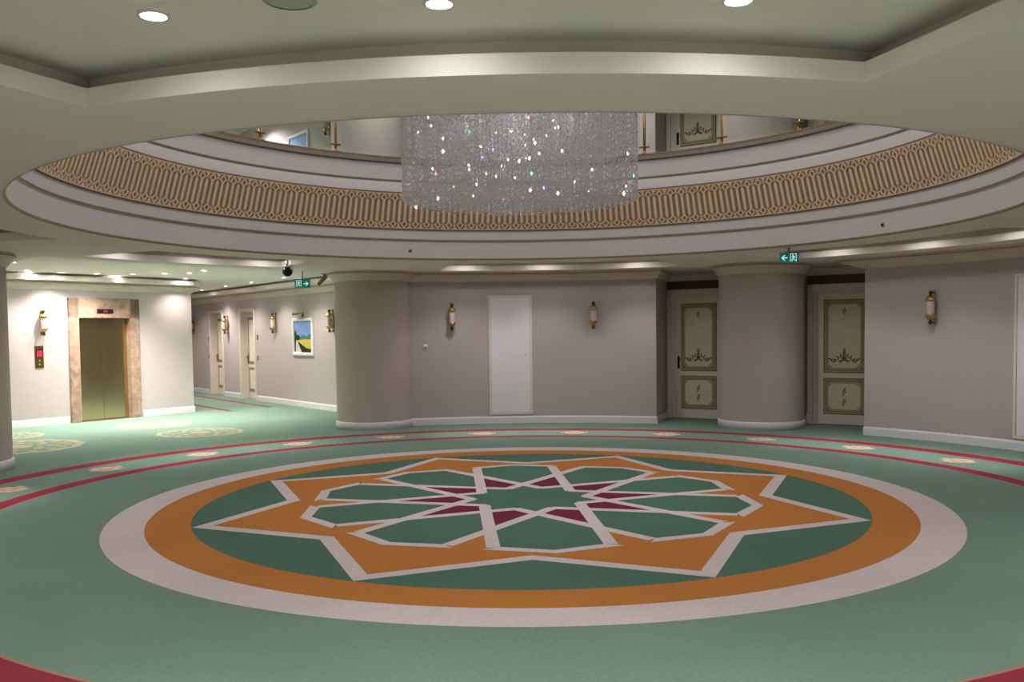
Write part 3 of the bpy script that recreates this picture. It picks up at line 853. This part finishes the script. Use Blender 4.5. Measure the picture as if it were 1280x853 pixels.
# ------------------------------------------------------------------ hanging signs and cameras
def sign(loc, rz, w, h_, drop, flip, label):
    t = thing('exit_sign', label, 'exit sign', loc, rz, 'green exit signs')
    mb = MB(); mb.bevbox(-w / 2 - .006, w / 2 + .006, -.022, .022, -drop - h_ - .006, -drop + .006, .005); mb.build('case', M['grey'], t)
    for x in (0,) if drop > .06 else (-w * .25, w * .25):
        mb = MB(); mb.tube([(x, 0, 0), (x, 0, -drop)], .012); mb.lathe([(.03, -.001), (.03, -.012), (.012, -.016)], 14, (x, 0, 0)); mb.build('hanger', M['grey'], t)
    mb = MB(); z0, z1 = -drop - h_, -drop
    mb.add([(-w / 2, -.0228, z0), (w / 2, -.0228, z0), (w / 2, -.0228, z1), (-w / 2, -.0228, z1)], [(0, 1, 2, 3)]); face = mb.build('sign_face', M['signgreen'], t)
    f = -1 if flip else 1     # arrow on the left when f = -1
    y = -.0236; zc = (z0 + z1) / 2
    mb = MB()
    q = lambda pts: mb.add([(f * a, y, zc + b) for a, b in pts], [tuple(range(len(pts)))])
    a = w * .25; k = h_
    q([(a + .30 * k, 0), (a - .02 * k, .28 * k), (a - .14 * k, .28 * k), (a + .08 * k, .06 * k), (a - .34 * k, .06 * k), (a - .34 * k, -.06 * k), (a + .08 * k, -.06 * k), (a - .14 * k, -.28 * k), (a - .02 * k, -.28 * k)])
    mb.build('arrow', M['signwhite'], face)
    mb = MB()
    d = -w * .24
    for q_ in ([(d - .34 * k, -.42 * k), (d - .27 * k, -.42 * k), (d - .27 * k, .42 * k), (d - .34 * k, .42 * k)], [(d - .34 * k, .36 * k), (d + .3 * k, .36 * k), (d + .3 * k, .42 * k), (d - .34 * k, .42 * k)],
               [(d + .24 * k, -.42 * k), (d + .3 * k, -.42 * k), (d + .3 * k, .42 * k), (d + .24 * k, .42 * k)]): q(q_)
    q([(d - .02 * k, .18 * k), (d + .06 * k, .18 * k), (d + .09 * k, .24 * k), (d + .06 * k, .31 * k), (d - .02 * k, .31 * k), (d - .05 * k, .24 * k)])
    q([(d - .10 * k, .16 * k), (d + .06 * k, .14 * k), (d + .04 * k, -.08 * k), (d - .08 * k, -.08 * k)])
    q([(d - .06 * k, -.08 * k), (d + .04 * k, -.08 * k), (d + .18 * k, -.22 * k), (d + .10 * k, -.40 * k), (d + .04 * k, -.36 * k), (d + .08 * k, -.22 * k)])
    q([(d - .10 * k, -.06 * k), (d + .0, -.10 * k), (d - .10 * k, -.28 * k), (d - .26 * k, -.30 * k), (d - .26 * k, -.24 * k), (d - .12 * k, -.22 * k)])
    q([(d + .04 * k, .14 * k), (d + .08 * k, .08 * k), (d + .22 * k, .02 * k), (d + .22 * k, .07 * k)])
    q([(d - .08 * k, .16 * k), (d - .18 * k, .02 * k), (d - .24 * k, .04 * k), (d - .14 * k, .18 * k)])
    mb.build('running_man', M['signwhite'], face)
CAM_XY = Vector((-.3122, -9.3031))
def face_cam(p):
    d = CAM_XY - Vector(p); return atan2(d.y, d.x) + pi / 2
pp = (-4.09, 8.21); sign((*pp, 3.006), face_cam(pp) + .15, .285, .150, .205, False, 'green exit sign hanging at the corridor entrance beside the black dome camera')
pp = P(4.86, 39.55); sign((*pp, CEIL), face_cam(pp) - .06, .245, .132, .075, True, 'green exit sign hanging above the column between the decorated doors')
t = thing('dome_camera', 'black ball camera on a silver bracket under the ceiling left of the exit sign', 'camera', (-3.69, 5.25, ZC + .003))
mb = MB(); mb.lathe([(0, -.001), (.062, -.001), (.062, -.022), (.022, -.04), (.022, -.200), (.058, -.206), (.058, -.226), (.03, -.242), (0, -.242)], 24); mb.bevbox(.045, .085, -.04, .04, -.277, -.192, .006); mb.build('bracket', M['chrome'], t)
mb = MB(); mb.lathe([(.0, -.377)] + [(.083 * cos(a), -.297 + .083 * sin(a)) for a in [radians(x) for x in range(-80, 81, 10)]] + [(0, -.214)], 28); mb.build('ball', M['black'], t)
t = thing('bullet_camera', 'small grey tilted camera under the ceiling right of the exit sign', 'camera', (-3.52, 7.42, CEIL))
mb = MB(); mb.lathe([(0, -.001), (.05, -.001), (.05, -.015), (0, -.02)], 18); mb.tube([(0, 0, -.01), (0, .0, -.07)], .012); mb.build('mount', M['grey'], t)
mb = MB(); mb.tube([(.03, .03, -.045), (-.075, -.08, -.190)], .036, 14); mb.build('body', M['grey'], t)
mb = MB(); mb.tube([(-.073, -.078, -.187), (-.086, -.091, -.205)], .030, 14); mb.build('lens_cap', M['darkbrass'], t)

# ------------------------------------------------------------------ ceiling lights
def downlight(loc, r, label, group):
    t = thing('downlight', label, 'ceiling light', loc, 0, group)
    mb = MB(); mb.lathe([(r, -.001), (r * 1.30, -.001), (r * 1.30, -.007), (r * 1.02, -.012), (r * 1.0, -.004)], 28); mb.build('trim_ring', M['lightgrey'], t)
    mb = MB(); mb.lathe([(0.001, -.0045), (r * .99, -.004)], 28); mb.build('lamp_lens', M['lens'], t)
    return t
def lamp(name, loc, energy, size=.06, angle=104, blend=.7, col=(1, .945, .945)):
    d = bpy.data.lights.new(name, 'SPOT'); d.energy = energy; d.shadow_soft_size = size
    d.spot_size = radians(angle); d.spot_blend = blend; d.color = col
    o = bpy.data.objects.new(name, d); COL.objects.link(o); o.location = loc
    return o
E_RING, E_FOY, E_COR = 42, 190, 150
def ring_lamp(x, y):
    lamp('downlight_beam', (x, y, ZC - .02), E_RING)
    k = 6.03 / hypot(x, y)
    lamp('pool_beam', (x * k, y * k, ZC - .02), E_POOL, .05, 40, 1)
E_POOL = 130
near = [((-1.690, -5.592), 'left'), ((-.525, -5.704), 'middle'), ((.659, -5.718), 'right')]
for (x, y), w in near:
    downlight((x, y, ZC), .050, '%s of the three downlights in the near ceiling coffer' % {'left': 'leftmost', 'middle': 'middle one', 'right': 'rightmost'}[w], 'downlights in the near coffer')
    ring_lamp(x, y)
ringlab = {97.3: ('far centre coffer', 'left'), 85.6: ('far centre coffer', 'middle'), 72.0: ('far centre coffer', 'right'),
           42.5: ('right coffer', 'left'), 30.5: ('right coffer', 'middle'), 18.5: ('right coffer', 'right'),
           147.5: ('left coffer', 'left'), 136.5: ('left coffer', 'middle'), 127.5: ('left coffer', 'right')}
for th, (cf, w) in ringlab.items():
    rr = {'f': 6.78, 'r': 6.45, 'l': 6.55}[cf[0]]
    x, y = P(rr, th)
    downlight((x, y, ZC), .050, '%s downlight sunk in the %s above the walkway' % (w, cf), 'downlights in the %s' % cf)
    ring_lamp(x, y)
for th in (-30, -43, -56, -134, -147, 178, 189):
    x, y = P(6.2, th); ring_lamp(x, y)
foyer = [((-8.35, 5.76), 'nearest the left column'), ((-9.05, 7.55), 'over the lift call panel'), ((-9.25, 8.05), 'close to the foyer wall left of the lift'), ((-8.78, 8.28), 'in front of the lift, left side'),
         ((-8.28, 8.72), 'in front of the lift, middle'), ((-8.19, 9.50), 'against the lift wall'), ((-7.66, 8.95), 'in front of the lift, right side'),
         ((-7.02, 8.94), 'over the foyer floor, right of the lift'), ((-6.47, 8.79), 'second nearest the foyer corner'), ((-7.15, 10.55), 'tight by the foyer corner'), ((-5.98, 8.17), 'nearest the exit sign side of the foyer'),
         ((-7.26, 13.75), 'second farthest in the corridor'), ((-6.18, 12.31), 'in the corridor before the nearer door'), ((-5.03, 10.64), 'at the corridor mouth below the black dome camera'), ((-8.47, 15.63), 'farthest in the corridor')]
for i, ((x, y), w) in enumerate(foyer):
    downlight((x, y, 3.006), .050, 'small downlight %s' % w, 'downlights of the lift foyer')
    wl = .35 if i in (1, 2, 5, 9) else 1
    lamp('downlight_beam', (x, y, 2.985), wl * (E_COR if y > 10.6 else E_FOY), .05, 125, .8, (1, .91, .85))
for s_ in (6.0, 8.5, 11.0):
    x, y = cor(s_, 1.2); lamp('corridor_fill', (x, y, 2.98), 80, .06, 135, .8, (1, .91, .85))  # added fill without fixtures, brightens the far corridor walls
t = thing('ceiling_speaker', 'round grey speaker grille between two downlights at the top of the photo', 'speaker', (-1.105, -5.745, ZC))
mb = MB(); mb.lathe([(.085, -.001), (.105, -.001), (.105, -.008), (.088, -.012)], 36); mb.build('rim', M['grille'], t)
mb = MB(); mb.lathe([(.001, -.014), (.05, -.013), (.088, -.009)], 36); mb.build('grille', M['grille'], t)

# ------------------------------------------------------------------ gallery balustrade
bal = thing('gallery_balustrade', 'glass balustrade with brass posts around the gallery edge', 'balustrade', (0, 0, UP))
RB_ = 4.53
for k in range(24):
    th = 95 + 15 * k
    mb = MB(); x, y = P(RB_, th)
    mb.lathe([(.001, .004), (.055, .004), (.055, .016), (.028, .024), (.020, .03), (.020, .10), (.034, .105), (.034, .125), (.020, .13), (.020, .98), (.026, 1.0), (.001, 1.0)], 14, (x, y, 0))
    d = Vector((cos(radians(th)), sin(radians(th)))); n_ = Vector((-d.y, d.x))
    for sg in (1, -1): mb.tube([(x + n_.x * sg * .02, y + n_.y * sg * .02, .115), (x + n_.x * sg * .075, y + n_.y * sg * .075, .115)], .013)
    mb.build('post', M['darkbrass'], bal)
    mb = MB(); a, b = th + .85, th + 14.15
    mb.lathe([(RB_ - .005, .06), (RB_ - .005, .97)], 8, a0=radians(a), a1=radians(b))
    mb.build('glass_panel', M['glass'], bal)
mb = MB(); mb.lathe([(RB_ - .03, 1.0), (RB_ - .03, 1.04), (RB_ + .03, 1.04), (RB_ + .03, 1.0), (RB_ - .03, 1.0)], 160); mb.build('handrail', M['darkbrass'], bal)

# ------------------------------------------------------------------ chandelier
ch = thing('crystal_chandelier', 'large round chandelier of hanging crystal strings in the middle of the opening', 'chandelier', (-.06, 0, 0))
def octa(mb, x, y, z, r, h_, a):
    vs = [(x, y, z + h_)] + [(x + r * cos(a + k * pi / 2), y + r * sin(a + k * pi / 2), z) for k in range(4)] + [(x, y, z - h_)]
    mb.add(vs, [(0, 1, 2), (0, 2, 3), (0, 3, 4), (0, 4, 1), (5, 2, 1), (5, 3, 2), (5, 4, 3), (5, 1, 4)])
mb = MB(); ZB, ZT, RCH = 3.095, 4.9, 1.20
strings = []
for rr, n in ((1.20, 210), (1.10, 180), (.98, 150), (.85, 130), (.70, 110), (.55, 85), (.40, 60), (.25, 36), (.1, 12)):
    for k in range(n):
        a = 2 * pi * (k + random.random() * .5) / n; strings.append((rr * cos(a), rr * sin(a)))
for (x, y) in strings:
    z = ZB + random.random() * .05
    while z < ZT:
        octa(mb, x, y, z, random.uniform(.008, .0125), random.uniform(.014, .022), random.random() * 3)
        z += random.uniform(.045, .075)
for k in range(3200):
    a = random.random() * 2 * pi; rr = 1.205 * random.random() ** .5
    octa(mb, rr * cos(a), rr * sin(a), ZB + random.random() * .07, random.uniform(.009, .013), random.uniform(.014, .02), random.random() * 3)
for k in range(1500):
    a = random.random() * 2 * pi
    octa(mb, 1.205 * cos(a), 1.205 * sin(a), ZB + random.random() * 1.2, random.uniform(.008, .011), random.uniform(.014, .02), random.random() * 3)
st = mb.build('crystal_strings', M['crystal'], ch); st['kind'] = 'stuff'
for nm, n in (('white', 56), ('rose', 9), ('jade', 9), ('violet', 8), ('amber', 9)):  # beads made to glow in place of reflected glints; they are no lamps
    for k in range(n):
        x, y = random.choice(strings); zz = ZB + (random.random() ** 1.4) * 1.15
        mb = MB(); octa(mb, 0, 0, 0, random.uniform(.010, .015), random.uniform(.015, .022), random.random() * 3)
        o = mb.build('glint_bead', M['spark_' + nm], ch); o.location = (x + .004, y, zz); o['label'] = 'glowing bead painting a crystal glint, ' + nm
mb = MB(); mb.lathe([(0.001, 5.08), (1.25, 5.08), (1.25, 5.0), (0.001, 5.0)], 64); mb.lathe([(.12, 5.08), (.12, 5.2), (.02, 5.3), (.02, 8.85)], 20); mb.build('ceiling_frame', M['chrome'], ch)

# ------------------------------------------------------------------ soft fill added for the hall, and gallery beams
def area(name, loc, size, energy, col=(1, .955, .95), rot=(0, 0, 0)):
    d = bpy.data.lights.new(name, 'AREA'); d.shape = 'DISK'; d.size = size; d.energy = energy; d.color = col
    o = bpy.data.objects.new(name, d); COL.objects.link(o); o.location = loc; o.rotation_euler = rot; return o
area('dome_fill', (0, 0, 8.4), 4.0, 165)  # unseen soft source added at the top of the atrium
def point(name, loc, energy, size, col=(1, .97, .95)):
    d = bpy.data.lights.new(name, 'POINT'); d.energy = energy; d.shadow_soft_size = size; d.color = col
    o = bpy.data.objects.new(name, d); COL.objects.link(o); o.location = loc
lamp('hall_floor_fill', (-.06, 0, 2.88), 118, .15, 176, .15, (1, .95, .97))  # fill added below the crystals, lifts the floor the chandelier shades
for k in range(4): point('crystal_fill', (-.06 + .5 * cos(k * pi / 2), .5 * sin(k * pi / 2), 3.9), 1.6, .15)  # added glow inside the veil to lighten the crystals, no bulbs modelled
for th in (-90, -150, 150, 110, 70, 30, -30):
    x, y = P(6.1, th); lamp('gallery_beam', (x, y, 7.1), 110, .08, 140)
for x, y in ((-8.3, 8.6), (-6.5, 7.6), (-6.6, 12.8)): lamp('gallery_beam', (x, y, 7.1), 420, .08, 150)
for x in (-1.8, 1.8):
    for y in (-7.8, -10.2, -12): lamp('lobby_fill', (x, y, 2.84), 300, .08, 120)  # unseen fill added behind the camera, bounces off the floor onto the near ceiling

w = bpy.data.worlds.new('World'); S.world = w; w.use_nodes = True
w.node_tree.nodes['Background'].inputs[0].default_value = (.6, .6, .58, 1)
w.node_tree.nodes['Background'].inputs[1].default_value = .05

# ------------------------------------------------------------------ camera
cam = bpy.data.cameras.new('camera'); co = bpy.data.objects.new('camera', cam); COL.objects.link(co)
right = Vector((.9997888, -.0165038, -.0122471)); up = Vector((.0129865, .0454655, .9988815)); fwd = Vector((.0159286, .9988296, -.0456702))
co.matrix_world = Matrix(((right.x, up.x, -fwd.x, -.31219), (right.y, up.y, -fwd.y, -9.3031), (right.z, up.z, -fwd.z, 1.75), (0, 0, 0, 1)))
cam.sensor_width = 36; cam.sensor_fit = 'HORIZONTAL'; cam.lens = 36 * 1116.782 / 1280
cam.shift_y = 38.93 / 1280; cam.clip_start = .05; cam.clip_end = 200
S.camera = co
S.view_settings.view_transform = 'Standard'; S.view_settings.look = 'None'
S.view_settings.gamma = 1; S.view_settings.exposure = .42; S.view_settings.use_curve_mapping = False
